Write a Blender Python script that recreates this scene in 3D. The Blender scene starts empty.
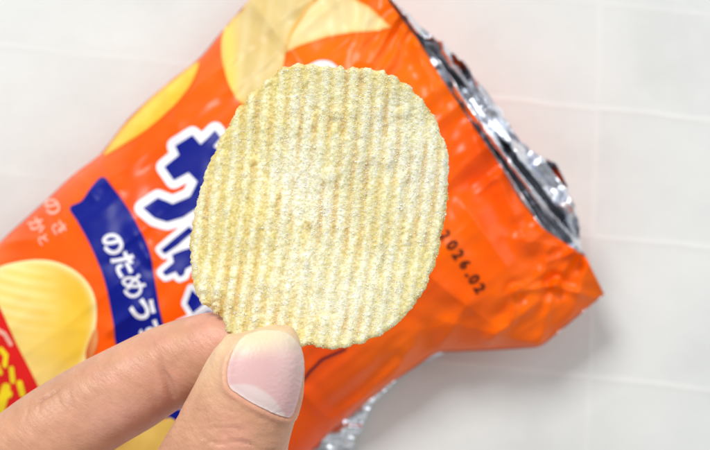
import bpy, bmesh, math, random
import numpy as np
from mathutils import Vector, Matrix, noise
from mathutils.bvhtree import BVHTree
from mathutils.geometry import delaunay_2d_cdt
random.seed(7); rng = np.random.default_rng(7)
C = bpy.context.scene.collection
scene = bpy.context.scene
MM = 0.001
CAMZ = 340.0                       # camera height above the table, mm
K = 69.5/200/355                   # mm per measured unit per mm of distance

def W(px, py, z):                  # photo measurement -> mm at height z
    px = np.asarray(px, float); py = np.asarray(py, float); z = np.asarray(z, float)
    s = K*(CAMZ - z)
    return np.stack(np.broadcast_arrays((px-355)*s, -(py-225)*s, z), -1)

def inv(co):                       # mm point -> photo measurement
    s = K*(CAMZ - co[:, 2])
    return co[:, 0]/s + 355, 225 - co[:, 1]/s

# ---------------------------------------------------------------- helpers
def make(name, verts, faces, mats, parent=None, smooth=True, cols=None, attrs=None, fmat=None):
    """verts in mm"""
    me = bpy.data.meshes.new(name)
    verts = np.asarray(verts, float)*MM
    faces = np.asarray(faces) if not isinstance(faces, list) else faces
    if isinstance(faces, np.ndarray):
        n = faces.shape[1]
        me.vertices.add(len(verts)); me.vertices.foreach_set('co', verts.ravel())
        me.loops.add(faces.size); me.loops.foreach_set('vertex_index', faces.ravel().astype(np.int32))
        me.polygons.add(len(faces)); me.polygons.foreach_set('loop_start', (np.arange(len(faces))*n).astype(np.int32))
        me.update(calc_edges=True)
        me.validate()
    else:
        me.from_pydata([tuple(v) for v in verts], [], faces)
    if smooth:
        me.polygons.foreach_set('use_smooth', [True]*len(me.polygons))
    if cols is not None:
        a = me.color_attributes.new('Col', 'FLOAT_COLOR', 'POINT')
        c = np.ones((len(verts), 4)); c[:, :3] = cols
        a.data.foreach_set('color', c.ravel())
    for k, v in (attrs or {}).items():
        a = me.attributes.new(k, 'FLOAT', 'POINT'); a.data.foreach_set('value', np.asarray(v, np.float32))
    for m in (mats if isinstance(mats, (list, tuple)) else [mats]): me.materials.append(m)
    if fmat is not None: me.polygons.foreach_set('material_index', np.asarray(fmat, np.int32))
    me.update()
    o = bpy.data.objects.new(name, me); C.objects.link(o)
    if parent: o.parent = parent
    return o

def grid_faces(nu, nv, wrap=False):
    i = np.arange(nu-1)[:, None]; j = np.arange(nv if wrap else nv-1)[None, :]
    j2 = (j+1) % nv
    a = i*nv+j; b = i*nv+j2; c = (i+1)*nv+j2; d = (i+1)*nv+j
    return np.stack([a, b, c, d], -1).reshape(-1, 4)

def vnoise(x, y, z=0.0, octaves=3, seed=0):
    """numpy value noise, roughly -1..1"""
    x = np.asarray(x, float); y = np.asarray(y, float); z = np.zeros_like(x)+z
    out = np.zeros_like(x); amp = 1.0; tot = 0
    for o in range(octaves):
        X = x*2**o + 17.3*o + seed*5.1; Y = y*2**o + 9.7*o; Z = z*2**o
        xi = np.floor(X).astype(np.int64); yi = np.floor(Y).astype(np.int64); zi = np.floor(Z).astype(np.int64)
        fx = X-xi; fy = Y-yi; fz = Z-zi
        fx = fx*fx*fx*(fx*(fx*6-15)+10); fy = fy*fy*fy*(fy*(fy*6-15)+10); fz = fz*fz*(3-2*fz)
        def h(a, b, c):
            n = (a*374761393 + b*668265263 + c*2147483647 + (seed+o)*1274126177) & 0xffffffff
            n = ((n ^ (n >> 13))*1274126177) & 0xffffffff
            n = n ^ (n >> 16)
            return (n & 0xffff)/32767.5-1
        v = 0
        for dz in (0, 1):
            wz = fz if dz else 1-fz
            v = v + wz*((h(xi, yi, zi+dz)*(1-fx)+h(xi+1, yi, zi+dz)*fx)*(1-fy) + (h(xi, yi+1, zi+dz)*(1-fx)+h(xi+1, yi+1, zi+dz)*fx)*fy)
        out += v*amp; tot += amp; amp *= .5
    return out/tot

def seg_dist(x, y, a, b):
    ax, ay = a; bx, by = b
    dx, dy = bx-ax, by-ay
    t = np.clip(((x-ax)*dx+(y-ay)*dy)/(dx*dx+dy*dy+1e-9), 0, 1)
    return np.hypot(x-ax-t*dx, y-ay-t*dy), t

def poly_sd(x, y, P):
    """signed distance to polygon (negative inside)"""
    d = np.full(np.shape(x), 1e9); ins = np.zeros(np.shape(x), bool)
    n = len(P)
    for i in range(n):
        a, b = P[i], P[(i+1) % n]
        d = np.minimum(d, seg_dist(x, y, a, b)[0])
        c = ((a[1] > y) != (b[1] > y)) & (x < (b[0]-a[0])*(y-a[1])/(b[1]-a[1]+1e-12)+a[0])
        ins ^= c
    return np.where(ins, -d, d)

def spline(P, n, closed=False):
    """Catmull-Rom resample by arc length"""
    P = np.asarray(P, float)
    if closed: Q = np.vstack([P[-1], P, P[0], P[1]])
    else: Q = np.vstack([2*P[0]-P[1], P, 2*P[-1]-P[-2]])
    out = []
    m = len(Q)-3
    for i in range(m):
        p0, p1, p2, p3 = Q[i:i+4]
        t = np.linspace(0, 1, 24, endpoint=False)[:, None]
        out.append(.5*((2*p1)+(-p0+p2)*t+(2*p0-5*p1+4*p2-p3)*t*t+(-p0+3*p1-3*p2+p3)*t**3))
    out = np.vstack(out+[Q[-2][None]])
    s = np.r_[0, np.cumsum(np.linalg.norm(np.diff(out[:, :2], axis=0), axis=1))]
    q = np.linspace(0, s[-1], n, endpoint=not closed)
    return np.stack([np.interp(q, s, out[:, k]) for k in range(out.shape[1])], -1)

def sstep(x, a, b):
    t = np.clip((x-a)/(b-a), 0, 1); return t*t*(3-2*t)
# ---------------------------------------------------------------- materials
def mat(name):
    m = bpy.data.materials.new(name); m.use_nodes = True
    nt = m.node_tree; b = nt.nodes['Principled BSDF']
    return m, nt, b
def N(nt, t, **kw):
    n = nt.nodes.new(t)
    for k, v in kw.items():
        if k in n.inputs: n.inputs[k].default_value = v
        else: setattr(n, k, v)
    return n
def objnoise(nt, scale, detail=4, rough=.55, vec_scale=None):
    tc = N(nt, 'ShaderNodeTexCoord'); n = N(nt, 'ShaderNodeTexNoise'); n.inputs['Scale'].default_value = scale
    n.inputs['Detail'].default_value = detail; n.inputs['Roughness'].default_value = rough
    if vec_scale:
        mp = N(nt, 'ShaderNodeMapping'); mp.inputs['Scale'].default_value = vec_scale[:3]
        if len(vec_scale) > 3: mp.vector_type = 'TEXTURE'; mp.inputs['Rotation'].default_value = (0, 0, vec_scale[3])
        nt.links.new(tc.outputs['Object'], mp.inputs[0]); nt.links.new(mp.outputs[0], n.inputs['Vector'])
    else: nt.links.new(tc.outputs['Object'], n.inputs['Vector'])
    return n
def ramp(nt, src, stops):
    r = N(nt, 'ShaderNodeValToRGB')
    e = r.color_ramp.elements
    while len(e) < len(stops): e.new(.5)
    for i, (p, c) in enumerate(stops):
        e[i].position = p; e[i].color = (*c, 1) if len(c) == 3 else c
    nt.links.new(src, r.inputs[0]); return r
def bump(nt, b, src, strength, dist, prev=None):
    n = N(nt, 'ShaderNodeBump'); n.inputs['Strength'].default_value = strength; n.inputs['Distance'].default_value = dist*MM
    nt.links.new(src, n.inputs['Height'])
    if prev: nt.links.new(prev.outputs[0], n.inputs['Normal'])
    nt.links.new(n.outputs[0], b.inputs['Normal']); return n

def film(name, col, rough=.32, var=None):
    m, nt, b = mat(name)
    b.inputs['Roughness'].default_value = rough
    if var is not None:
        n = objnoise(nt, 16, 3)
        r = ramp(nt, n.outputs['Fac'], [(.35, col), (.68, var)]); nt.links.new(r.outputs[0], b.inputs['Base Color'])
    else: b.inputs['Base Color'].default_value = (*col, 1)
    n2 = objnoise(nt, 90, 3); bump(nt, b, n2.outputs['Fac'], .25, .6)
    b.inputs['Specular IOR Level'].default_value = .22
    return m
M = {}
M['orange'] = film('orange_film', (.95, .082, .0), .30, (1.0, .16, .0))
M['blue'] = film('blue_print', (.0, .007, .24), .38)
M['white'] = film('white_print', (.84, .85, .92), .4)
M['pinkwhite'] = film('pale_print', (.9, .45, .34), .4)
M['red'] = film('red_print', (.75, .008, .006), .38)
M['yellow'] = film('yellow_print', (.9, .68, .01), .38)
M['ink'] = film('date_ink', (.075, .012, .004), .5)
M['navy'] = film('navy_line', (.06, .004, .03), .4)

m, nt, b = mat('printed_chip_colours')
at = N(nt, 'ShaderNodeVertexColor', layer_name='Col'); nt.links.new(at.outputs[0], b.inputs['Base Color'])
b.inputs['Roughness'].default_value = .36; b.inputs['Specular IOR Level'].default_value = .22
n2 = objnoise(nt, 90, 3); bump(nt, b, n2.outputs['Fac'], .25, .6)
M['chipprint'] = m

m, nt, b = mat('silver_foil')
b.inputs['Metallic'].default_value = 1; b.inputs['Base Color'].default_value = (.82, .85, .91, 1); b.inputs['Roughness'].default_value = .24
n = objnoise(nt, 170, 3, .5, (.5, 1.6, 1, -.93)); bump(nt, b, n.outputs['Fac'], .45, 1.5)
M['foil'] = m

# table: white quilted sheet with grid of raised seams
m, nt, b = mat('white_table_covering')
n = objnoise(nt, 14, 4, .6)
r = ramp(nt, n.outputs['Fac'], [(.3, (.655, .675, .665)), (.5, (.74, .765, .755)), (.7, (.79, .81, .80))])
at = N(nt, 'ShaderNodeAttribute', attribute_name='seam')
mx = N(nt, 'ShaderNodeMixRGB'); mx.inputs['Color2'].default_value = (.86, .86, .85, 1)
nt.links.new(at.outputs['Fac'], mx.inputs['Fac']); nt.links.new(r.outputs[0], mx.inputs['Color1'])
nt.links.new(mx.outputs[0], b.inputs['Base Color'])
b.inputs['Roughness'].default_value = .42
n2 = objnoise(nt, 260, 4); bp = bump(nt, b, n2.outputs['Fac'], .3, .3)
M['table'] = m

# potato chip
m, nt, b = mat('fried_potato')
at = N(nt, 'ShaderNodeVertexColor', layer_name='Col')
n = objnoise(nt, 1500, 4, .7)
r = ramp(nt, n.outputs['Fac'], [(.38, (.84, .80, .60)), (.62, (1.10, 1.10, 1.16))])
mu = N(nt, 'ShaderNodeMixRGB', blend_type='MULTIPLY'); mu.inputs['Fac'].default_value = 1
nt.links.new(at.outputs[0], mu.inputs['Color1']); nt.links.new(r.outputs[0], mu.inputs['Color2'])
nt.links.new(mu.outputs[0], b.inputs['Base Color'])
b.inputs['Roughness'].default_value = .5; b.inputs['Specular IOR Level'].default_value = .3
b.inputs['Subsurface Weight'].default_value = .65; b.inputs['Subsurface Radius'].default_value = (1.2, 1.0, .45); b.inputs['Subsurface Scale'].default_value = .0018
n2 = objnoise(nt, 1500, 5, .7); bp = bump(nt, b, n2.outputs['Fac'], .4, .22)
vo = N(nt, 'ShaderNodeTexVoronoi', feature='SMOOTH_F1'); vo.inputs['Scale'].default_value = 900
tc = N(nt, 'ShaderNodeTexCoord'); nt.links.new(tc.outputs['Object'], vo.inputs['Vector'])
bump(nt, b, vo.outputs['Distance'], .6, .3, bp)
M['chip'] = m

m, nt, b = mat('white_seasoning')
b.inputs['Base Color'].default_value = (.97, .955, .80, 1); b.inputs['Roughness'].default_value = .8; b.inputs['Specular IOR Level'].default_value = .05
b.inputs['Subsurface Weight'].default_value = .4; b.inputs['Subsurface Radius'].default_value = (1, 1, .8); b.inputs['Subsurface Scale'].default_value = .0003
M['grain'] = m

# skin
m, nt, b = mat('skin')
at = N(nt, 'ShaderNodeVertexColor', layer_name='Col')
n = objnoise(nt, 260, 5, .6)
r = ramp(nt, n.outputs['Fac'], [(.3, (.90, .86, .84)), (.7, (1.06, 1.06, 1.05))])
mu = N(nt, 'ShaderNodeMixRGB', blend_type='MULTIPLY'); mu.inputs['Fac'].default_value = 1
nt.links.new(at.outputs[0], mu.inputs['Color1']); nt.links.new(r.outputs[0], mu.inputs['Color2'])
nt.links.new(mu.outputs[0], b.inputs['Base Color'])
b.inputs['Roughness'].default_value = .43; b.inputs['Specular IOR Level'].default_value = .45
b.inputs['Subsurface Weight'].default_value = .3; b.inputs['Subsurface Radius'].default_value = (1.0, .35, .18); b.inputs['Subsurface Scale'].default_value = .0025
n2 = objnoise(nt, 420, 5, .65, (.8, 2.6, 1.4, .85)); bp = bump(nt, b, n2.outputs['Fac'], .9, .34)
vo = N(nt, 'ShaderNodeTexVoronoi', feature='DISTANCE_TO_EDGE'); vo.inputs['Scale'].default_value = 1100
tc = N(nt, 'ShaderNodeTexCoord'); nt.links.new(tc.outputs['Object'], vo.inputs['Vector'])
rr = ramp(nt, vo.outputs['Distance'], [(0, (0, 0, 0)), (.12, (1, 1, 1))])
bump(nt, b, rr.outputs[0], .2, .08, bp)
M['skin'] = m

m, nt, b = mat('fingernail')
at = N(nt, 'ShaderNodeVertexColor', layer_name='Col'); nt.links.new(at.outputs[0], b.inputs['Base Color'])
b.inputs['Roughness'].default_value = .42; b.inputs['Specular IOR Level'].default_value = .45
b.inputs['Subsurface Weight'].default_value = .3; b.inputs['Subsurface Radius'].default_value = (1, .5, .4); b.inputs['Subsurface Scale'].default_value = .001
n2 = objnoise(nt, 300, 3, .5, (.6, 8, 1, -.15)); bump(nt, b, n2.outputs['Fac'], .2, .1)
M['nail'] = m

# ---------------------------------------------------------------- table
def build_table():
    def axis(lo, hi, step, far):
        mid = np.arange(lo, hi, step)
        out = np.geomspace(1, far, 26)
        return np.r_[lo-out[::-1], mid, hi+out]
    xs = axis(-150, 150, .7, 500); ys = axis(-105, 105, .7, 500)
    X, Y = np.meshgrid(xs, ys)
    px = X/(K*CAMZ)+355; py = 225-Y/(K*CAMZ)
    wx = px+2.0*vnoise(px/60, py/60, 0, 2, 3); wy = py+2.0*vnoise(px/60, py/60, 0, 2, 4)
    seam = np.zeros_like(X)
    a = wx + (wy-100)*.034                       # vertical seams
    for k in range(-8, 9):
        c = 598+182*k
        if k == 0: w, s = 2.2, .4
        else: w, s = 3.5, .04
        seam = np.maximum(seam, s*np.exp(-((a-c)/w)**2))
    bb = wy - (wx-600)*.105
    for k in range(-8, 9):
        c = {0: 109, -1: 3, 1: 237, 2: 378}.get(k, 109+132*k)
        s = {0: .6, 1: .6, 2: .85}.get(k, .3)
        seam = np.maximum(seam, s*np.exp(-((bb-c)/2.4)**2)*(.75+.25*vnoise(wx/40, wy/40, 0, 2, 9))*(.3+.7*sstep(wx, 200, 480)))
    Z = .35*seam + .35*vnoise(X/35, Y/35, 0, 3, 5)-.3
    o = make('tabletop', np.stack([X, Y, Z], -1).reshape(-1, 3), grid_faces(len(ys), len(xs)), M['table'], attrs={'seam': seam.ravel()})
    o['kind'] = 'structure'
    o['label'] = 'white table covering with a grid of pale raised seams under the bag'
    return o
table = build_table()

# ---------------------------------------------------------------- snack bag
bag = bpy.data.objects.new('snack_bag', None); C.objects.link(bag)
bag.empty_display_size = .02
bag['label'] = 'torn open orange foil snack bag lying on the white table behind the chip'
bag['category'] = 'snack bag'

LEFT = [(-175, 405), (-60, 303), (0, 243), (45, 202), (75, 174), (101, 154), (130, 118), (165, 86), (199, 59), (222, 32), (250, 0), (285, -40), (322, -88)]
RIGHT = [(95, 665), (170, 590), (270, 495), (330, 432), (385, 387), (437, 352), (490, 350), (540, 347), (604, 294)]
LIP = [(322, -88), (352, -48), (388, 0), (412, 32), (422, 46), (440, 76), (456, 100), (472, 124), (490, 150), (504, 172), (520, 200), (543, 229), (576, 250), (586, 257), (604, 294)]
BOT = [(-175, 405), (-85, 490), (0, 575), (95, 665)]
NU, NV = 420, 380
def poly_resample(P, n):
    P = np.asarray(P, float); s = np.r_[0, np.cumsum(np.hypot(*np.diff(P, axis=0).T))]
    q = np.linspace(0, s[-1], n); return np.stack([np.interp(q, s, P[:, k]) for k in (0, 1)], -1)
Lc = spline(LEFT, NU); Rc = poly_resample(RIGHT, NU)
def sm(c, k):                      # light smoothing, ends fixed
    for _ in range(k): c[1:-1] = (c[:-2]+c[1:-1]*2+c[2:])/4
    return c
Rc = sm(Rc, 12); Tc = sm(poly_resample(LIP, NV), 10); Bc = poly_resample(BOT, NV)
u = np.linspace(0, 1, NU)[:, None, None]; v = np.linspace(0, 1, NV)[None, :, None]
P = (1-v)*Lc[:, None]+v*Rc[:, None]+(1-u)*Bc[None]+u*Tc[None] - ((1-u)*(1-v)*Bc[0]+(1-u)*v*Bc[-1]+u*(1-v)*Tc[0]+u*v*Tc[-1])
PX, PY = P[..., 0], P[..., 1]; U = u[..., 0]+0*PX; V = v[..., 0]+0*PX
def edge_z(U, V):
    return 11 + 9*sstep(U, .55, 1)*V + 3*sstep(U, .6, 1)*(1-V) - 5*sstep(-U, -.15, 0)
def bulge(U):
    return 30*sstep(U, 0, .3)*(1-.42*sstep(U, .6, 1.0))
CREASE = [((578, 250), (555, 285), 5, 3.0), ((578, 250), (548, 262), 4, 2.4), ((555, 285), (515, 292), 5, 2.6), ((555, 285), (600, 300), 4, 1.8),
          ((555, 285), (540, 345), 5, 2.0), ((590, 262), (570, 318), 6, 1.8), ((548, 250), (538, 300), 5, 1.8), ((515, 290), (512, 318), 4, 2.4),
          ((576, 250), (500, 235), 8, 1.8), ((540, 345), (440, 320), 9, 1.8), ((470, 128), (505, 215), 8, 1.4), ((500, 180), (530, 250), 6, 1.4),
          ((405, 30), (384, 75), 4, 1.6), ((395, 20), (372, 62), 5, 1.6), ((415, 44), (440, 110), 6, 1.4), ((437, 352), (470, 300), 8, 1.8),
          ((385, 387), (420, 330), 7, 1.5), ((330, 432), (395, 365), 5, 1.6), ((400, 375), (320, 425), 7, 1.6), ((100, 154), (118, 190), 5, 1.6),
          ((75, 173), (96, 198), 4, 1.4), ((0, 243), (40, 238), 5, 1.4), ((222, 32), (232, 90), 7, 1.3), ((250, 0), (300, 60), 7, 1.5),
          ((165, 85), (180, 130), 6, 1.2), ((45, 200), (60, 235), 4, 1.4), ((322, -60), (350, 40), 7, 1.8), ((370, -10), (360, 60), 6, 1.6),
          ((290, 380), (330, 420), 6, 1.2), ((110, 330), (150, 300), 6, 1.0), ((150, 260), (132, 230), 5, .8), ((420, 270), (500, 330), 10, 1.4),
          ((460, 200), (530, 300), 9, 1.2), ((490, 340), (540, 300), 6, 1.6)]
def bag_z(PX, PY, U, V):
    prof = np.clip(4*V*(1-V), 0, 1)**.55
    z = edge_z(U, V) + bulge(U)*prof
    fade = np.clip(prof*2, 0, 1)
    z = z + fade*(2.0*vnoise(PX/95, PY/95, 0, 2, 21) + .8*vnoise(PX/32, PY/32, 0, 2, 22))
    # long soft tension folds running from the mouth into the bag
    t = (PX*.62+PY*.78)
    z = z + (.3+.7*U)*fade*1.1*(1-np.abs(vnoise(t/26, (PX*.78-PY*.62)/130, 0, 2, 23))*2)
    f2 = np.clip(prof*6, 0, 1)
    for ci, (a, b_, w, h) in enumerate(CREASE):
        if ci < 10: h *= .65; w *= .9
        d, tt = seg_dist(PX+1.5*vnoise(PX/14, PY/14, 0, 2, 5), PY, a, b_)
        z = z + h*np.clip(1-d/(w*1.6), 0, 1)**1.6*(1-.6*tt)*(.35+.65*f2)
        z = z - .45*h*np.exp(-((d-w*2.2)/(w*1.2))**2)*(1-.6*tt)*f2
    return z
FZ = bag_z(PX, PY, U, V)
front_v = W(PX, PY, FZ)
front = make('front_panel', front_v.reshape(-1, 3), grid_faces(NU, NV), M['orange'], bag)
sol = front.modifiers.new('film', 'SOLIDIFY'); sol.thickness = .00008; sol.offset = -1; front.data.materials.append(M['foil']); sol.material_offset = 1
# back panel: shares the side folds and lies on the table
be = edge_z(U, V)
prof = np.clip(4*V*(1-V), 0, 1)
edge_xy = front_v.copy()
# world xy of the back panel: Coons patch of the front boundary in world space
Lw, Rw, Bw, Tw = front_v[:, 0], front_v[:, -1], front_v[0], front_v[-1]
BP = (1-v)*Lw[:, None]+v*Rw[:, None]+(1-u)*Bw[None]+u*Tw[None] - ((1-u)*(1-v)*Bw[0]+(1-u)*v*Bw[-1]+u*(1-v)*Tw[0]+u*v*Tw[-1])
BP[..., 2] = np.clip(be*(1-.97*np.clip(prof*2.2, 0, 1)**.5)+.9+.5*vnoise(PX/30, PY/30, 0, 2, 31)*np.clip(prof*4, 0, 1), .7, 60)
bi = np.arange(0, NU, 3); bj = np.unique(np.r_[np.arange(0, NV, 3), NV-1])
bi = np.unique(np.r_[bi, NU-1])
BPs = BP[np.ix_(bi, bj)]
back = make('back_panel', BPs.reshape(-1, 3), grid_faces(len(bi), len(bj))[:, ::-1], M['orange'], bag)

back.data.materials.append(M['foil']); sb = back.modifiers.new('film', 'SOLIDIFY'); sb.thickness = .00008; sb.offset = -1; sb.material_offset = 1
fv = [Vector(p) for p in front_v.reshape(-1, 3)]
bvh = BVHTree.FromPolygons(fv, grid_faces(NU, NV).tolist())
CAM = Vector((0, 0, CAMZ))
# foil lining of the back panel, visible past the torn lip
OUTER = [(322, -92), (358, -50), (394, 0), (421, 26), (441, 42), (462, 60), (484, 88), (508, 122), (522, 143), (540, 156), (556, 163), (568, 187), (578, 218), (583, 252)]
INNER = [(300, -70), (338, -30), (368, 0), (392, 36), (408, 56), (424, 88), (440, 112), (456, 136), (470, 158), (484, 182), (500, 212), (528, 240), (560, 256), (572, 262)]
ns, nt_ = 620, 110
A = sm(poly_resample(INNER, ns), 6); B = sm(poly_resample(OUTER, ns), 4)
t = np.linspace(0, 1, nt_)[None, :, None]
Fp = A[:, None]*(1-t)+B[:, None]*t
fx, fy = Fp[..., 0], Fp[..., 1]; T = t[..., 0]+0*fx; S = np.linspace(0, 1, ns)[:, None]+0*fx
along = fx*.6+fy*.8; acr = fx*.8-fy*.6
fold = np.abs(vnoise(acr/12, along/120, 0, 2, 41)) + .7*np.abs(vnoise(acr/24+2, along/50, 0, 2, 42))
openw = sstep(S, .1, .45)
# the lip edge height at the same place, foil starts well below it and rises to its own torn rim
lipz = 11+9*sstep(S, 0, 1)+3+17.4*np.clip(4*S*(1-S), 0, 1)**.55
zf = lipz-9 + T*(7+0*openw) + (fold-.42)*(5+10*openw)*np.clip(T*4, .15, 1)
zf = np.clip(zf, lipz-10, lipz+12)
cap = np.full(zf.shape, 60.0)
for i_ in range(0, ns, 2):
    for j_ in range(0, nt_, 2):
        h_ = bvh.ray_cast(CAM, Vector(((fx[i_, j_]-355)*K, -(fy[i_, j_]-225)*K, -1)).normalized())[0]
        if h_ is not None: cap[i_:i_+2, j_:j_+2] = h_.z-1.2
for _ in range(2):
    cp = np.pad(cap, 1, mode='edge'); cap = np.minimum.reduce([cp[1:-1, 1:-1], cp[:-2, 1:-1], cp[2:, 1:-1], cp[1:-1, :-2], cp[1:-1, 2:]])
zf = np.clip(np.minimum(zf, cap), 2, 44)
jag = 1.6*vnoise(S*60, T*0, 0, 3, 44)*T
foil = make('foil_lining', W(fx+jag, fy-jag, zf).reshape(-1, 3), grid_faces(ns, nt_), M['foil'], bag)
foil['label'] = 'crumpled silver foil inside the torn mouth'
# outer side of the back wall of the mouth: from the foil rim down to the back panel on the table
rim = W(fx+jag, fy-jag, zf)[:, -1]; low = np.stack([np.interp(np.linspace(0, 1, ns), np.linspace(0, 1, NV), BP[-1][:, k_]) for k_ in range(3)], -1)
tt_ = np.linspace(0, 1, 26)[:, None, None]
wall = rim[None]*(1-tt_**2.5)+low[None]*tt_**2.5; wall[..., 2] = low[None, :, 2]+(rim[None, :, 2]-low[None, :, 2])*(1-tt_[..., 0])**6-.5
mouth = make('mouth_wall', wall.reshape(-1, 3), grid_faces(26, ns), M['orange'], bag)
s2 = foil.modifiers.new('film', 'SOLIDIFY'); s2.thickness = .00008

# crumpled foil seam under the lower right side
SEAM_A = [(270, 425), (300, 390), (345, 362), (390, 335), (425, 330)]
SEAM_B = [(335, 500), (346, 462), (372, 404), (410, 367), (443, 354)]
A = sm(poly_resample(SEAM_A, 220), 4); B = sm(poly_resample(SEAM_B, 220), 4)
t = np.linspace(0, 1, 60)[None, :, None]; Fp = A[:, None]*(1-t)+B[:, None]*t
fx, fy = Fp[..., 0], Fp[..., 1]; T = t[..., 0]+0*fx
zf = 7-4.5*T + 2.6*np.abs(vnoise(fx/30, fy/16, 0, 2, 51))*np.clip(T*3, 0, 1)
sf = make('foil_seam', W(fx+1.5*vnoise(fy/6, fx/6, 0, 2, 3)*T, fy, zf).reshape(-1, 3), grid_faces(220, 60), M['foil'], bag)
sf['label'] = 'silver foil seam showing under the lower side of the bag'

# ---------------------------------------------------------------- prints on the front panel
def on_bag(px, py, off):
    d = Vector(((px-355)*K, -(py-225)*K, -1)).normalized()
    hit, nrm, i, dist = bvh.ray_cast(CAM, d)
    if hit is None: return None
    if nrm.z < 0: nrm = -nrm
    return hit + nrm*off
def place(name, pts, tris, material, off, parent, colf=None):
    vs = []; ok = []
    for x, y in pts:
        h = on_bag(x, y, off*1.5+.08)
        ok.append(h is not None); vs.append(h if h is not None else Vector((0, 0, 0)))
    keep = [tuple(t) for t in tris if all(ok[i] for i in t)]
    used = sorted({i for t in keep for i in t}); mp = {o_: n_ for n_, o_ in enumerate(used)}
    keep = [tuple(mp[i] for i in t) for t in keep]
    cols = None
    if colf is not None:
        xy = np.array([pts[i] for i in used]); cols = colf(xy[:, 0], xy[:, 1])
    return make(name, [vs[i] for i in used], keep, material, parent, cols=cols)
def capsule(a, b, r, n=7):
    ang = math.atan2(b[1]-a[1], b[0]-a[0]); out = []
    for k in range(n+1): th = ang+math.pi/2+math.pi*k/n; out.append((a[0]+r*math.cos(th), a[1]+r*math.sin(th)))
    for k in range(n+1): th = ang-math.pi/2+math.pi*k/n; out.append((b[0]+r*math.cos(th), b[1]+r*math.sin(th)))
    return out
def shape(polys, grow=0, step=3.0):
    faces = []; vs = []
    for P_ in polys:
        ps = [P_] if len(P_) > 2 else []
        if grow:
            n = len(P_); ps += [capsule(P_[i], P_[(i+1) % n], grow) for i in range(n if n > 2 else 1)]
        for q in ps:
            # subdivide outline
            q2 = []
            for i in range(len(q)):
                a, b_ = q[i], q[(i+1) % len(q)]; k = max(1, int(math.dist(a, b_)/step))
                q2 += [(a[0]+(b_[0]-a[0])*j/k, a[1]+(b_[1]-a[1])*j/k) for j in range(k)]
            area = sum(q2[i][0]*q2[(i+1) % len(q2)][1]-q2[(i+1) % len(q2)][0]*q2[i][1] for i in range(len(q2)))
            if area < 0: q2 = q2[::-1]
            s0 = len(vs); vs += q2; faces.append(list(range(s0, s0+len(q2))))
    a = np.array(vs); lo = a.min(0); hi = a.max(0)
    gx, gy = np.meshgrid(np.arange(lo[0], hi[0], step), np.arange(lo[1], hi[1], step))
    gx = gx+.3*rng.random(gx.shape); gy = gy+.3*rng.random(gy.shape)
    inside = np.zeros(gx.shape, bool)
    for f in faces: inside |= poly_sd(gx, gy, [vs[i] for i in f]) < -.4
    vs += list(zip(gx[inside].tolist(), gy[inside].tolist()))
    r_ = delaunay_2d_cdt([Vector(p) for p in vs], [], faces, 1, 1e-4)
    return [tuple(p) for p in r_[0]], [tuple(f) for f in r_[2]]
def decal(name, polys, material, off, parent=bag, grow=0, step=3.0, colf=None, label=None):
    p, f = shape(polys, grow, step)
    o = place(name, p, f, material, off, parent, colf)
    if label: o['label'] = label
    return o
def smoothpoly(P_, n=80): return [tuple(p) for p in spline(P_, n, True)]

# blue banner
BAN = smoothpoly([(112, 186), (126, 205), (137, 224), (149, 250), (154, 275), (159, 305), (165, 330), (176, 365), (188, 408), (176, 425), (160, 410), (140, 380), (118, 350), (113, 320), (106, 285), (98, 262), (88, 240), (78, 222), (70, 208), (82, 201), (92, 187), (103, 177)], 160)
banner = decal('banner', [BAN], M['blue'], .10, step=1.8, label='dark blue banner with white lettering')
# big letters: white outline, then blue body
Z1 = lambda L: [(125+x/3.745, 110+y/3.745) for x, y in L]
Z2 = lambda L: [(140+x/3.755, 210+y/3.755) for x, y in L]
letterA = [Z1([(340, 78), (360, 105), (322, 150), (332, 200), (315, 240), (275, 272), (240, 235), (185, 265), (150, 215), (205, 170), (190, 135), (255, 95), (285, 130)]),
           Z1([(275, 265), (330, 235), (380, 270), (330, 320), (275, 365), (220, 402), (160, 420), (110, 405), (68, 368), (125, 330), (180, 352), (245, 325)]),
           Z1([(320, 130), (420, 190), (470, 260), (380, 270), (320, 230)])]
letterB = [Z2([(80, 150), (125, 112), (185, 62), (205, 80), (140, 135), (95, 165)]),
           Z2([(85, 235), (128, 198), (122, 168), (160, 152), (200, 140), (230, 190), (172, 222), (166, 245), (150, 252), (135, 232), (98, 248)])]
letterC = [Z2([(195, 298), (225, 328), (248, 350), (200, 388), (176, 350)]), Z2([(150, 430), (215, 402), (255, 378), (300, 385), (290, 440), (200, 470)])]
letterD = [[(320, 61), (332, 63), (340, 72), (334, 82), (318, 80), (308, 76), (300, 80), (303, 70)]]
for L_, g, nm in ((letterA, 8.5, 0), (letterB, 5.5, 0), (letterC, 5.5, 0)):
    bd = decal('brand_letter', [q for q in L_], M['white'], .13, grow=g, label='large white outlined dark blue letter')
    decal('letter_fill', L_, M['blue'], .2, parent=bd)
decal('brand_letter', [smoothpoly(letterD[0], 40)], M['white'], .13, label='white end of a letter above the held chip')
# the gap between finger and thumb
decal('letter_outline', [[(168, 396), (184, 394), (182, 408), (168, 410)]], M['white'], .18)
decal('thin_line', [[(300, 384), (310, 371), (322, 359), (345, 349)][i:i+2] for i in range(3)], M['navy'], .15, grow=1.1, step=2)

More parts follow.
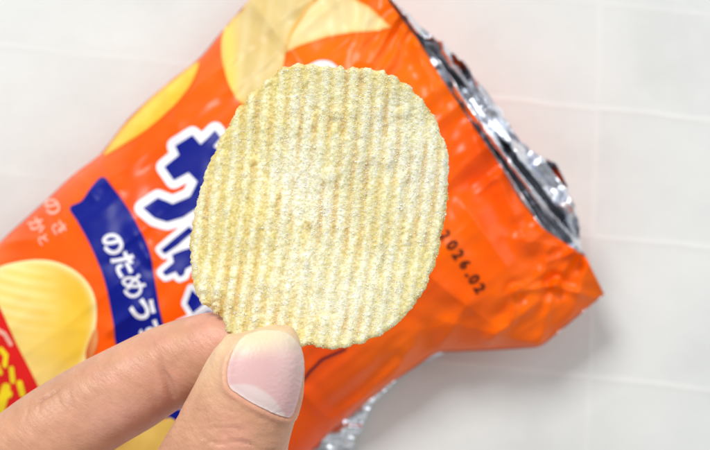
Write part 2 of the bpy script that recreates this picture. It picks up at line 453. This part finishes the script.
# red corner with yellow letters
RED = [(-6, 296), (2, 310), (17, 343), (30, 368), (44, 396), (70, 440), (60, 520), (-60, 470), (-90, 380), (-50, 320)]
red = decal('corner_patch', [RED], M['red'], .26, step=5, label='red patch with yellow lettering')
decal('patch_edge', [[(-4, 328), (6, 334)], [(6, 334), (12, 344)]], M['pinkwhite'], .3, parent=red, grow=2.0)
ZY = lambda L: [(x/4.74, 330+y/4.74) for x, y in L]
for st, g in ((ZY([(10, 90), (35, 120)]), 2.6), (ZY([(35, 120), (30, 165)]), 2.4), (ZY([(-10, 160), (8, 200)]), 2.4), (ZY([(60, 180), (68, 240)]), 2.6), (ZY([(100, 250), (112, 300)]), 3),
              (ZY([(35, 270), (5, 380)]), 4.6), (ZY([(50, 300), (-20, 330)]), 3.4), (ZY([(90, 375), (20, 420)]), 3.2), (ZY([(-40, 100), (-60, 300)]), 4), (ZY([(130, 350), (60, 470)]), 4), (ZY([(-90, 430), (20, 480)]), 5)):
    decal('patch_letter', [st], M['yellow'], .34, parent=red, grow=g, step=2)

# printed chips (colour gradients are the print itself)
def mixc(a, b_, t): t = np.clip(t, 0, 1)[:, None]; return np.array(a)*(1-t)+np.array(b_)*t
def chip_cols(P_, kind):
    def f(x, y):
        d = -poly_sd(x, y, P_)
        if kind == 0:      # large ridged chip at the left
            s = y - .12*x + 6*((x-40)/50)**2
            st = .5+.5*np.sin(s*2*math.pi/11.5)
            c = mixc((.90, .66, .17), (.84, .52, .035), np.clip(((x-20)/60)+.2*vnoise(x/20, y/20, 0, 2, 61), 0, 1))
            fade = np.clip((62-x)/40, 0, 1)*np.clip((352-y)/40, 0, 1)
            c = c*(1-(.75*st*fade)[:, None])+np.array((.95, .78, .33))*(.75*st*fade)[:, None]
            low = sstep(y-.35*x, 325, 365)
            c = c*(1-.6*low[:, None])+np.array((.93, .68, .24))*.6*low[:, None]
            rim = np.exp(-(d/4.5)**2)
            return c*(1-rim[:, None])+np.array((.93, .78, .38))*rim[:, None]
        if kind == 1:
            c = mixc((.64, .44, .13), (.76, .62, .30), .5+.5*vnoise(x/22, y/22, 0, 3, 62))
            rim = np.exp(-(d/3.5)**2)
            c = c*(1-.8*rim[:, None])+np.array((.80, .38, .01))*.8*rim[:, None]; wv = .22*np.clip(np.sin((x*.95+y*.15)/3.1), 0, 1)[:, None]; c = c*(1-wv)+np.array((.9, .8, .5))*wv
            lf = np.exp(-((x-229-(y-50)*.05)/8)**2)*.8
            return c*(1-lf[:, None])+np.array((.92, .66, .12))*lf[:, None]
        if kind == 2:
            c = mixc((.88, .74, .40), (.80, .62, .26), .5+.5*vnoise(x/30, y/12, 0, 3, 63))
            rim = np.exp(-(d/2.5)**2)
            return c*(1-.7*rim[:, None])+np.array((.78, .36, .02))*.8*rim[:, None]
        if kind == 3:
            c = mixc((.88, .46, .01), (.90, .66, .10), .5+.5*np.sin((x+y)/5.0)*.5+.25*vnoise(x/8, y/8, 0, 2, 66)); rim = np.exp(-(d/2.2)**2)[:, None]*.7; return c*(1-rim)+np.array((.80, .34, .01))*rim
        return mixc((.72, .47, .10), (.80, .55, .14), .5+.5*vnoise(x/12, y/12, 0, 2, 64))
    return f
c0 = smoothpoly([(-30, 290), (-5, 270), (15, 263), (40, 260), (62, 264), (82, 276), (94, 294), (97, 315), (93, 340), (84, 365), (70, 390), (50, 405), (20, 400), (-20, 380), (-45, 330)])
c1 = smoothpoly([(252, -3), (238, 12), (226, 28), (222, 45), (224, 66), (231, 88), (242, 104), (262, 112), (280, 80), (290, 40), (312, 4), (330, -30), (290, -35)])
c2 = [(310, 6), (330, -14), (368, 6), (391, 27), (378, 31), (352, 33), (328, 37), (300, 46), (283, 54), (290, 32)]
c3 = smoothpoly([(199, 62), (193, 82), (180, 100), (164, 116), (146, 131), (126, 144), (104, 156), (118, 134), (132, 118), (152, 98), (174, 80)])
c4 = [(60, 460), (170, 417), (185, 425), (200, 470), (190, 520), (100, 520)]
for P_, k, st, off, lb in ((c0, 0, 2.0, .12, 'large yellow ridged chip printed at the left'), (c2, 2, 2, .12, 'pale printed chip with a pointed right end'), (c1, 1, 2, .17, 'tan printed chip with bright yellow rim'),
                      (c3, 3, 2, .12, 'thin yellow chip printed along the upper edge'), (c4, 4, 3, .14, 'tan printed chip behind the fingers')):
    decal('printed_chip', [P_], M['chipprint'], off, step=st, colf=chip_cols(P_, k), label=lb)
ov = smoothpoly([(86, 352), (92, 334), (97, 328), (98, 340), (94, 354), (88, 362)], 30)
decal('chip_shade', [ov], M['chipprint'], .16, step=2, colf=lambda x, y: mixc((.55, .10, .01), (.75, .3, .1), (x-86)/10))

# lettering from Blender's own built-in font
def text_tris(s, bold=0.0, maxlen=.12):
    cu = bpy.data.curves.new('lettering', 'FONT'); cu.body = s; cu.align_x = 'CENTER'; cu.align_y = 'CENTER'; cu.offset = bold; cu.resolution_u = 4
    o = bpy.data.objects.new('lettering', cu); C.objects.link(o)
    bpy.context.view_layer.update()
    dg = bpy.context.evaluated_depsgraph_get()
    me = bpy.data.meshes.new_from_object(o.evaluated_get(dg))
    bm = bmesh.new(); bm.from_mesh(me); bmesh.ops.triangulate(bm, faces=bm.faces[:])
    for _ in range(2):
        es = [e for e in bm.edges if e.calc_length() > maxlen]
        if not es: break
        bmesh.ops.subdivide_edges(bm, edges=es, cuts=1); bmesh.ops.triangulate(bm, faces=bm.faces[:])
    P_ = [(q.co.x, q.co.y) for q in bm.verts]; F_ = [tuple(q.index for q in f.verts) for f in bm.faces]
    bm.free(); bpy.data.objects.remove(o); bpy.data.curves.remove(cu); bpy.data.meshes.remove(me)
    a = np.array(P_)
    if len(a): a -= (a.min(0)+a.max(0))/2
    return a, F_
def glyph(name, s, cx, cy, size, ang, material, off, parent, bold=0.0, sx=1.0):
    a, F_ = text_tris(s, bold)
    if len(a) == 0: print('EMPTY GLYPH', s); return
    h = (a[:, 1].max()-a[:, 1].min()); k = size/max(h, .3)
    t_ = math.radians(ang); d = (math.cos(t_), math.sin(t_)); up = (math.sin(t_), -math.cos(t_))
    pts = [(cx+(x*sx*d[0]+y*up[0])*k, cy+(x*sx*d[1]+y*up[1])*k) for x, y in a]
    return place(name, pts, F_, material, off, parent)
for ch, x, y, sz, an in (('の', 113, 244, 20, 62), ('た', 125, 264, 23, 62), ('め', 134, 286, 23, 66), ('う', 143, 309, 25, 70), ('す', 152, 333, 24, 72), ('し', 160, 357, 22, 72)):
    glyph('banner_letter', ch, x, y, sz, an, M['white'], .17, banner, .018 if ch == 'め' else .035)
for ch, x, y, sz in (('の', 53, 207, 15), ('か', 38, 226, 15), ('さ', 60, 228, 14), ('と', 44, 240, 10)):
    glyph('small_letter', ch, x, y, sz, 58, M['pinkwhite'], .14, bag, .03)
stamp = bpy.data.objects.new('date_stamp', None); C.objects.link(stamp); stamp.parent = bag; stamp['label'] = 'dark printed date 2026.02'
DA = 57
for ch, x, y in (('/', 436, 222), ('2', 445, 235), ('0', 452, 245), ('2', 458, 254.5), ('6', 465, 264), ('0', 474, 279), ('2', 479.5, 288)):
    glyph('date_character', ch, x, y, 12 if ch != '/' else 11, DA, M['ink'], .15, stamp, .03, .95)
decal('date_character', [capsule((466.2, 275), (466.8, 275.4), 1.5)], M['ink'], .15, parent=stamp, step=1)

# ---------------------------------------------------------------- potato chip (held)
CZ = 140.0
OUT = [(268, 79), (284, 67), (302, 64), (320, 66), (340, 67), (360, 68), (376, 70), (393, 76), (411, 88), (425, 103), (437, 122), (445, 142), (448.5, 162), (449, 184), (447, 206), (442, 234), (434, 266), (420, 297), (403, 318), (380, 335), (356, 344), (330, 349), (308, 345), (288, 352), (262, 345), (240, 338), (228, 333), (224, 322), (214, 312), (203, 304), (195, 290), (191, 270), (190, 246), (193, 222), (199, 194), (209, 163), (224, 134), (236, 112), (251, 94)]
def build_chip():
    nth, nr = 1100, 190
    o_ = spline(OUT, nth, True)
    cx, cy = 322, 206
    th = np.arange(nth)
    dx = o_[:, 0]-cx; dy = o_[:, 1]-cy
    tilt = math.radians(7)
    def ridge(px, py):
        q = px*math.cos(tilt)+py*math.sin(tilt)
        q = q + 3.0*vnoise(px/90, py/90, 0, 2, 71)+.6*vnoise(px/14, py/22, 0, 2, 70) + 5*((py-206)/140)**2
        return np.cos(q*2*math.pi/14)
    # bumpy rim
    rad = np.hypot(dx, dy)
    nx, ny = dx/rad, dy/rad
    j = 1.5*ridge(o_[:, 0], o_[:, 1])*np.clip(-ny, .0, 1)**.7*(.75+.5*vnoise(o_[:, 0]/20, o_[:, 1]/20, 0, 1, 69)) + .5*ridge(o_[:, 0], o_[:, 1])*np.clip(ny, 0, 1) + 1.9*vnoise(o_[:, 0]/6, o_[:, 1]/6, 0, 3, 72)+.7*vnoise(o_[:, 0]/2.2, o_[:, 1]/2.2, 0, 2, 77)
    rad2 = rad + j
    r = (1-(1-np.linspace(0, 1, nr))**1.25)[:, None]
    px = cx+nx[None]*rad2[None]*r; py = cy+ny[None]*rad2[None]*r
    rr = 1-r+0*px
    edge = (1-r)*rad[None]                    # distance to rim
    R_ = ridge(px, py)
    curv = -5.0*((px-322)/130)**2 + 2.2*((py-206)/140)**2 + .9*vnoise(px/70, py/70, 0, 2, 73)
    th_half = .72*np.clip(edge/4.0, 0, 1)**.5
    amp = .23*(.6+.4*np.clip(edge/14, 0, 1))*(.8+.35*vnoise(px/45, py/45, 0, 2, 76))
    patch = 0.7*np.exp(-(((px-300)/34)**2+((py-175)/34)**2))+.5*np.exp(-(((px-415)/30)**2+((py-165)/60)**2))+.4*np.exp(-(((px-325)/55)**2+((py-290)/40)**2))
    rough = .11*vnoise(px/5, py/5, 0, 3, 74)+.10*vnoise(px/1.8, py/1.8, 0, 2, 75)
    blist = vnoise(px/9, py/16, 0, 2, 79); blist = np.clip(blist-.35, 0, 1)*.9
    zt = CZ+curv+amp*R_*(1-.6*np.clip(patch, 0, 1))*(1+.25*(1-sstep(px, 230, 330)))+rough+th_half+blist
    zb = CZ+curv+amp*R_-rough-th_half
    vt = W(px, py, zt); vb = W(px, py, zb)
    # colours: oily yellow valleys, pale powdered ridges, browned rim
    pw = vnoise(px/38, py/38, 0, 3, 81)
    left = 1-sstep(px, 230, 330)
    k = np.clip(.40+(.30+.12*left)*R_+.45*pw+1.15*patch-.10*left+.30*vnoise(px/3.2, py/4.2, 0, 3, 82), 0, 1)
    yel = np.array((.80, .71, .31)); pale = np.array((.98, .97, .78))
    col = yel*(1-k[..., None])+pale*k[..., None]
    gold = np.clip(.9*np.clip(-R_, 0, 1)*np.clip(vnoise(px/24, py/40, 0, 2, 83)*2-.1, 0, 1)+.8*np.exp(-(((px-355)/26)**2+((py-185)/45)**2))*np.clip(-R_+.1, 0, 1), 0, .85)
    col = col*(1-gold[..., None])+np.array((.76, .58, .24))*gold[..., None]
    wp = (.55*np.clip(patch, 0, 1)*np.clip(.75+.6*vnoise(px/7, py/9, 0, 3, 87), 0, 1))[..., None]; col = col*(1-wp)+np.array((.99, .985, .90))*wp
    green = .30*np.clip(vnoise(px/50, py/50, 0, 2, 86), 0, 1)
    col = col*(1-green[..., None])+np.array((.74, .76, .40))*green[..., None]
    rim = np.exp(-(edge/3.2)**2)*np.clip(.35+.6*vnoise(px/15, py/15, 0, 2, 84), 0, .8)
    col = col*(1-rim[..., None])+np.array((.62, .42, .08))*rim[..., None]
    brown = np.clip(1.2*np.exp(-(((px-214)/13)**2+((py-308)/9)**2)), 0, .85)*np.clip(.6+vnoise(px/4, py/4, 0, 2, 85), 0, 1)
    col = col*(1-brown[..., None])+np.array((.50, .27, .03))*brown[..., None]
    spot = .8*np.exp(-(((px-309)/3)**2+((py-226)/5)**2))
    col = col*(1-spot[..., None])+np.array((.55, .38, .05))*spot[..., None]
    f = grid_faces(nr, nth, True)
    vs = np.vstack([vt.reshape(-1, 3), vb.reshape(-1, 3)])
    fs = np.vstack([f[:, ::-1], f+nr*nth])
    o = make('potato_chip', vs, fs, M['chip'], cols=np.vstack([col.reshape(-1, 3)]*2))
    o['label'] = 'pale ridged potato chip coated in white seasoning held between finger and thumb'
    o['category'] = 'potato chip'
    # seasoning grains
    n = 42000
    ii = rng.integers(0, nr-1, n*3); jj = rng.integers(0, nth, n*3)
    acc = rng.random(n*3) < (np.clip(rad2[jj]*r[ii, 0]/140, .02, 1)*np.gradient(r[:, 0])[ii]*nr/1.3)*np.clip(.30+.35*k[ii, jj]+.75*vnoise(px[ii, jj]/15, py[ii, jj]/15, 0, 3, 91)+.2*sstep(px[ii, jj], 240, 360), .04, 1)
    ii, jj = ii[acc][:n], jj[acc][:n]
    cpos = vt[ii, jj]+rng.normal(0, .04, (len(ii), 3))
    sz = .05+.10*rng.random(len(ii))**2+(rng.random(len(ii)) < .02)*.12
    oct_ = np.array([(1, 0, 0), (-1, 0, 0), (0, 1, 0), (0, -1, 0), (0, 0, 1), (0, 0, -1)], float)
    of = np.array([(0, 2, 4), (2, 1, 4), (1, 3, 4), (3, 0, 4), (2, 0, 5), (1, 2, 5), (3, 1, 5), (0, 3, 5)])
    # random rotations
    q = rng.normal(size=(len(ii), 4)); q /= np.linalg.norm(q, axis=1)[:, None]
    w_, x_, y_, z_ = q.T
    Rm = np.stack([1-2*(y_*y_+z_*z_), 2*(x_*y_-z_*w_), 2*(x_*z_+y_*w_), 2*(x_*y_+z_*w_), 1-2*(x_*x_+z_*z_), 2*(y_*z_-x_*w_), 2*(x_*z_-y_*w_), 2*(y_*z_+x_*w_), 1-2*(x_*x_+y_*y_)], -1).reshape(-1, 3, 3)
    jit = 1+.35*rng.normal(size=(len(ii), 6, 1)).clip(-1.5, 1.5)
    gv = np.einsum('nij,nkj->nki', Rm, oct_[None]*jit)*sz[:, None, None]+cpos[:, None]
    gf = (of[None]+(np.arange(len(ii))*6)[:, None, None]).reshape(-1, 3)
    g = make('seasoning', gv.reshape(-1, 3), gf, M['grain'], o, smooth=False)
    g['kind'] = 'stuff'; g['label'] = 'fine white salt and seasoning grains'
    return o
chip = build_chip()

# ---------------------------------------------------------------- hand
def tube(path, nseg=90, nring=48):
    """path: (px, py, z, half width in mm, half thickness in mm); closed rounded ends"""
    Pth = np.array(path, float)
    xyz = np.stack([W(p[0], p[1], p[2]) for p in Pth]); A = np.hstack([xyz, Pth[:, 3:5]])
    # catmull-rom over 5 columns
    Q = np.vstack([2*A[0]-A[1], A, 2*A[-1]-A[-2]]); out = []
    for i in range(len(A)-1):
        p0, p1, p2, p3 = Q[i:i+4]; t = np.linspace(0, 1, 16, endpoint=False)[:, None]
        out.append(.5*((2*p1)+(-p0+p2)*t+(2*p0-5*p1+4*p2-p3)*t*t+(-p0+3*p1-3*p2+p3)*t**3))
    S = np.vstack(out+[A[-1][None]])
    pos = S[:, :3]; tan = np.gradient(pos, axis=0); tan /= np.linalg.norm(tan, axis=1)[:, None]
    up = np.array((0, 0, 1.0)); side = np.cross(tan, up); side /= np.linalg.norm(side, axis=1)[:, None]; up2 = np.cross(side, tan)
    a = np.linspace(0, 2*math.pi, nring, endpoint=False)
    ca, sa = np.cos(a), np.sin(a)
    ca = np.sign(ca)*np.abs(ca)**.92; sa = np.sign(sa)*np.abs(sa)**.92
    rings = pos[:, None]+side[:, None]*(ca[None, :, None]*S[:, 3, None, None])+up2[:, None]*(sa[None, :, None]*S[:, 4, None, None])
    n = len(S)
    vs = list(rings.reshape(-1, 3)); fs = grid_faces(n, nring, True).tolist()
    vs.append(pos[0]); c0 = len(vs)-1; vs.append(pos[-1]); c1 = len(vs)-1
    for j in range(nring):
        fs.append([c0, (j+1) % nring, j]); fs.append([c1, (n-1)*nring+j, (n-1)*nring+(j+1) % nring])
    return vs, fs
TH = [  # thumb, tip first
    (263, 326.8, 148.6, .5, .5), (263.5, 329, 148.6, 4.1, 2.6), (264, 334, 148.6, 6.35, 4.1), (263, 343, 148.7, 7.3, 5.4), (260, 358, 148.8, 8.45, 6.6), (253, 380, 148.6, 9.5, 7.6), (245, 402, 148.2, 10.0, 8.2),
    (236, 425, 147.6, 10.6, 8.8), (226, 452, 147, 11.4, 9.4), (207, 490, 145, 11.8, 9.8), (180, 550, 142, 11.2, 9.8), (140, 640, 132, 13.5, 12), (80, 740, 118, 16, 15), (0, 840, 104, 18, 16)]
IX = [  # index finger, tip first, behind the chip
    (262, 348, 134, .5, .5), (260, 348, 134, 4, 3.6), (252, 348, 133.8, 6.3, 5.6), (238, 349, 133.2, 7.6, 6.8), (215, 352, 132, 8.2, 7.6), (185, 361, 130.5, 8.6, 8.1), (160, 371, 129.5, 8.8, 8.2),
    (130, 388, 129.5, 9.3, 8.6), (90, 410, 129.0, 9.6, 8.8), (50, 436, 129.0, 9.9, 9.6), (15, 462, 127, 9.9, 9.6), (-40, 505, 121, 10.2, 9.8), (-100, 560, 114, 11.5, 11), (-150, 640, 106, 12.5, 12), (-140, 740, 100, 13, 12)]
MID = [(150, 486, 104, .5, .5), (148, 487, 104, 4, 4), (138, 491, 104, 6.6, 6.4), (105, 502, 103, 8.0, 7.6), (50, 520, 101, 8.8, 8.4), (-30, 545, 99, 9.6, 9), (-110, 580, 97, 10, 9.6), (-170, 650, 94, 12, 11), (-170, 760, 92, 13, 12)]
RNG = [(100, 555, 86, .5, .5), (97, 556, 86, 5, 5), (80, 560, 86, 7.6, 7.4), (30, 575, 84, 8.4, 8), (-50, 595, 82, 9, 8.6), (-130, 625, 80, 10, 9), (-180, 690, 80, 11, 10), (-160, 800, 82, 12, 12)]
PNK = [(70, 620, 70, .5, .5), (67, 621, 70, 4.5, 4.5), (50, 625, 70, 6.6, 6.4), (0, 635, 69, 7.4, 7), (-70, 650, 68, 8, 7.4), (-130, 680, 68, 9, 8.4), (-160, 740, 71, 10, 9), (-130, 830, 76, 11, 10)]
PLM = [(-150, 620, 96, 2, 2), (-140, 650, 95, 14, 18), (-110, 720, 93, 24, 22), (-70, 800, 92, 30, 22), (-40, 880, 92, 28, 19), (-30, 950, 92, 24, 17), (-40, 1050, 92, 24, 18), (-60, 1200, 90, 27, 21), (-80, 1350, 88, 30, 23), (-80, 1352, 88, 2, 2)]
def build_hand():
    vs = []; fs = []
    for p in (TH, IX, MID, RNG, PNK, PLM):
        v_, f_ = tube(p); n0 = len(vs); vs += v_; fs += [[i+n0 for i in f] for f in f_]
    base = make('hand_base', vs, fs, M['skin'])
    r1 = base.modifiers.new('r', 'REMESH'); r1.mode = 'VOXEL'; r1.voxel_size = .00042; r1.use_smooth_shade = True
    s1 = base.modifiers.new('s', 'SMOOTH'); s1.factor = .5; s1.iterations = 9
    bpy.context.view_layer.update(); dg = bpy.context.evaluated_depsgraph_get()
    me = bpy.data.meshes.new_from_object(base.evaluated_get(dg)); bpy.data.objects.remove(base)
    n = len(me.vertices); co = np.empty(n*3); me.vertices.foreach_get('co', co); co = co.reshape(-1, 3)/MM
    nr = np.empty(n*3); me.vertices.foreach_get('normal', nr); nr = nr.reshape(-1, 3)
    px, py = inv(co); z = co[:, 2]; upf = nr[:, 2] > .05
    thumb = upf & (z > 142.5) & (px > 120) & (py < 560) & ((px-150)*.35+(py-330)*.0 > -5)
    thumb &= (z > 142.5)
    onix = upf & ~thumb & (z > 120)
    disp = np.zeros(n)
    # nail bed and folds
    sd = np.where(thumb, poly_sd(px, py, NAIL), 50)
    lowside = np.clip((py-338)/25, 0, 1)
    disp += np.where(thumb, (-.32*sstep(-sd, -1.0, 2.5) + .5*np.exp(-((sd-3.4)/3.2)**2)*(sd > 0)*lowside), 0)
    # creases
    for a, b_, w, h, where in CREASES:
        d, tt = seg_dist(px, py+1.5*np.sin(px/9), a, b_)
        sel = thumb if where == 't' else onix
        disp -= np.where(sel, h*np.exp(-(d/w)**2)*np.sin(np.clip(tt, .02, .98)*math.pi)**.4, 0)
    # fine skin lines across the finger
    ax = px*.82-py*.57; ac = px*.57+py*.82
    disp += np.where(onix, .035*vnoise(ax/2.4, ac/16, 0, 2, 101)+.10*vnoise(px/30, py/30, 0, 2, 102), 0)
    disp += np.where(thumb & (sd > 2), .11*vnoise(px/12, py/3.0+px/40, 0, 2, 103)*np.clip((py-395)/15, 0, 1), 0)
    co2 = co+nr*disp[:, None]
    me.vertices.foreach_set('co', (co2*MM).ravel())
    base_c = np.array((.66, .35, .22)); c = np.tile(base_c, (n, 1))
    def tint(mask, colr):
        nonlocal c; c = c*(1-mask[:, None])+np.array(colr)*mask[:, None]
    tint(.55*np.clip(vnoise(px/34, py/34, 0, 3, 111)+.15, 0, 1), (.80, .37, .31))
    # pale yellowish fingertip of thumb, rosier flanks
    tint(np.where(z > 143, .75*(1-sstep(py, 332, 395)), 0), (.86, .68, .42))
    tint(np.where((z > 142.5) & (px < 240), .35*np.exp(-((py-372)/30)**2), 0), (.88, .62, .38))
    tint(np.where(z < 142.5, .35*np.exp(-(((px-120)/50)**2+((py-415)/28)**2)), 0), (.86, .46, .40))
    tint(np.where(z < 142.5, .45*np.exp(-(((px-45)/45)**2+((py-385)/24)**2)), 0), (.50, .27, .16))  # shade on the upper left knuckle, painted as darker skin
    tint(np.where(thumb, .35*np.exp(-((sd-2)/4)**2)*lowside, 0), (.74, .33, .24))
    tint(np.where(z < 112, .5, 0), (.55, .28, .18))  # shadow over the lower fingers and palm, put into the skin colour
    for a, b_, w, h, where in CREASES:  # crease shading painted into the skin colour along each fold
        d, tt = seg_dist(px, py+1.5*np.sin(px/9), a, b_)
        tint(np.where(thumb if where == 't' else onix, min(.32, h*1.0)*np.exp(-(d/w)**2)*np.sin(np.clip(tt, .02, .98)*math.pi), 0), (.45, .19, .12))
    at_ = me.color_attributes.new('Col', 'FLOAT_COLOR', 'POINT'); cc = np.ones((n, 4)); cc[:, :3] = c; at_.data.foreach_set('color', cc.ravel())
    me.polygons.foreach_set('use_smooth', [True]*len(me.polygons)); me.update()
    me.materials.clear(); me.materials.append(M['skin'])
    o = bpy.data.objects.new('hand', me); C.objects.link(o); me.name = 'hand'
    o['label'] = "person's hand pinching the ridged chip between thumb and index finger"
    o['category'] = 'hand'
    return o, co2
NAIL = smoothpoly([(229.5, 387), (227.5, 372), (231, 357), (237, 345), (245, 337), (256, 332.5), (268, 331), (280, 332), (290, 336), (298, 345), (302, 357), (302, 372), (299, 390), (294, 408), (289, 417), (280, 416), (266, 410), (250, 402), (238, 394)], 120)
CREASES = [((159, 360), (173, 402), 3.4, .6, 'i'), ((166, 372), (178, 396), 1.5, .3, 'i'), ((28, 405), (62, 388), 2.0, .45, 'i'), ((42, 396), (38, 412), 1.2, .22, 'i'), ((55, 386), (62, 410), 1.6, .22, 'i'), ((30, 402), (24, 425), 1.8, .16, 'i'),
           ((66, 384), (78, 420), 3, .14, 'i'), ((228, 441), (262, 447), 1.5, .38, 't'), ((200, 436), (232, 446), 1.4, .26, 't'), ((214, 425), (250, 432), 1.3, .22, 't'), ((240, 452), (278, 449), 1.5, .34, 't'),
           ((262, 424), (286, 428), 1.2, .10, 't'), ((225, 408), (246, 420), 1.2, .10, 't'), ((205, 452), (270, 462), 2, .25, 't'), ((150, 366), (158, 410), 4, .10, 'i'), ((100, 372), (118, 420), 3, .06, 'i')]
hand, hco = build_hand()
# thumbnail: a curved plate over the nail bed
hb = BVHTree.FromPolygons([Vector(p) for p in hco], [tuple(p.vertices) for p in hand.data.polygons])
def build_nail():
    p, f = shape([NAIL], 0, 1.3)
    a = np.array(p); sd = -poly_sd(a[:, 0], a[:, 1], NAIL)
    vs = []
    for (x, y), d in zip(p, sd):
        dr = Vector(((x-355)*K, -(y-225)*K, -1)).normalized()
        h, nn, i, t_ = hb.ray_cast(CAM, dr)
        z = h.z if h else 150
        # lift: thin at the buried base and sides, plate domed in the middle
        base = np.clip((y-372)/30, 0, 1)
        up_ = -.06+.46*np.clip(d/8, 0, 1)**.7
        vs.append(h+Vector((0, 0, up_)))
    vs = np.array([tuple(q) for q in vs])
    # relax
    nb = [set() for _ in p]
    for t_ in f:
        for i in range(len(t_)): nb[t_[i]].add(t_[(i+1) % len(t_)]); nb[t_[(i+1) % len(t_)]].add(t_[i])
    for _ in range(6):
        zn = vs[:, 2].copy()
        for i, s_ in enumerate(nb):
            if s_ and sd[i] > .8: zn[i] = .4*vs[i, 2]+.6*sum(vs[j, 2] for j in s_)/len(s_)
        vs[:, 2] = zn
    x, y = a.T
    pink = np.array((.76, .47, .46)); c = np.tile(pink, (len(a), 1))
    # smooth arc of the lunula
    arc = [(224, 387), (232, 384), (245, 383), (257, 386), (268, 393), (277, 402), (283, 411), (286, 422), (270, 430), (224, 402)]
    la = -poly_sd(x, y, arc); m1 = sstep(la, -1.5, 2.2)*.8
    c = c*(1-m1[:, None])+np.array((.82, .66, .64))*m1[:, None]
    m2 = (1-sstep(y+.1*(x-265), 338, 362))*.95
    c = c*(1-m2[:, None])+np.array((.85, .73, .50))*m2[:, None]
    m3 = np.clip((x-268)/30, 0, 1)*np.clip((395-y)/30, 0, 1)*.45
    c = c*(1-m3[:, None])+np.array((.88, .66, .60))*m3[:, None]
    m4 = np.exp(-(sd/1.3)**2)*np.clip((y-350)/20, 0, 1)*.35
    c = c*(1-m4[:, None])+np.array((.85, .70, .66))*m4[:, None]
    o = make('thumbnail', vs, f, M['nail'], hand, cols=c)
    o['label'] = 'pink thumbnail with a white half moon at its base'
    s_ = o.modifiers.new('plate', 'SOLIDIFY'); s_.thickness = .00035; s_.offset = -1
build_nail()

# ---------------------------------------------------------------- camera, lights, world
cam = bpy.data.cameras.new('camera'); co_ = bpy.data.objects.new('camera', cam); C.objects.link(co_)
co_.location = (0, 0, CAMZ*MM); cam.sensor_width = 36; cam.lens = 18/(69.5/200)
cam.clip_start = .01; cam.clip_end = 10
cam.dof.use_dof = True; cam.dof.focus_distance = .195; cam.dof.aperture_fstop = 22
scene.camera = co_
def area(name, loc, target, size, power, col):
    l = bpy.data.lights.new(name, 'AREA'); l.shape = 'RECTANGLE'; l.size, l.size_y = size; l.energy = power; l.color = col
    o = bpy.data.objects.new(name, l); C.objects.link(o); o.location = loc
    o.rotation_euler = (Vector(target)-Vector(loc)).to_track_quat('-Z', 'Y').to_euler()
    return o
area('ceiling_lamp', (-.50, .90, 1.05), (0, 0, .03), (.42, .42), 15.8, (1.0, .98, .95))
area('fill_light', (.9, .5, .9), (0, 0, .03), (.9, .6), 4.2, (.90, .96, 1.0))  # unseen fill lamp, added at the right to brighten the bag's darker side
w = bpy.data.worlds.new('World'); scene.world = w; w.use_nodes = True
nt = w.node_tree; bg = nt.nodes['Background']
tc = N(nt, 'ShaderNodeTexCoord'); sp = N(nt, 'ShaderNodeSeparateXYZ'); nt.links.new(tc.outputs['Generated'], sp.inputs[0])
r = ramp(nt, sp.outputs['Z'], [(0, (.15, .15, .15)), (.08, (.35, .35, .35)), (.35, (1.25, 1.25, 1.25)), (.7, (1.1, 1.1, 1.08)), (.95, (.42, .42, .42))])
nt.links.new(r.outputs[0], bg.inputs['Color']); bg.inputs['Strength'].default_value = .53
scene.view_settings.view_transform = 'Standard'; scene.view_settings.look = 'None'; scene.view_settings.exposure = 0; scene.view_settings.gamma = 1
scene.render.engine = 'CYCLES'
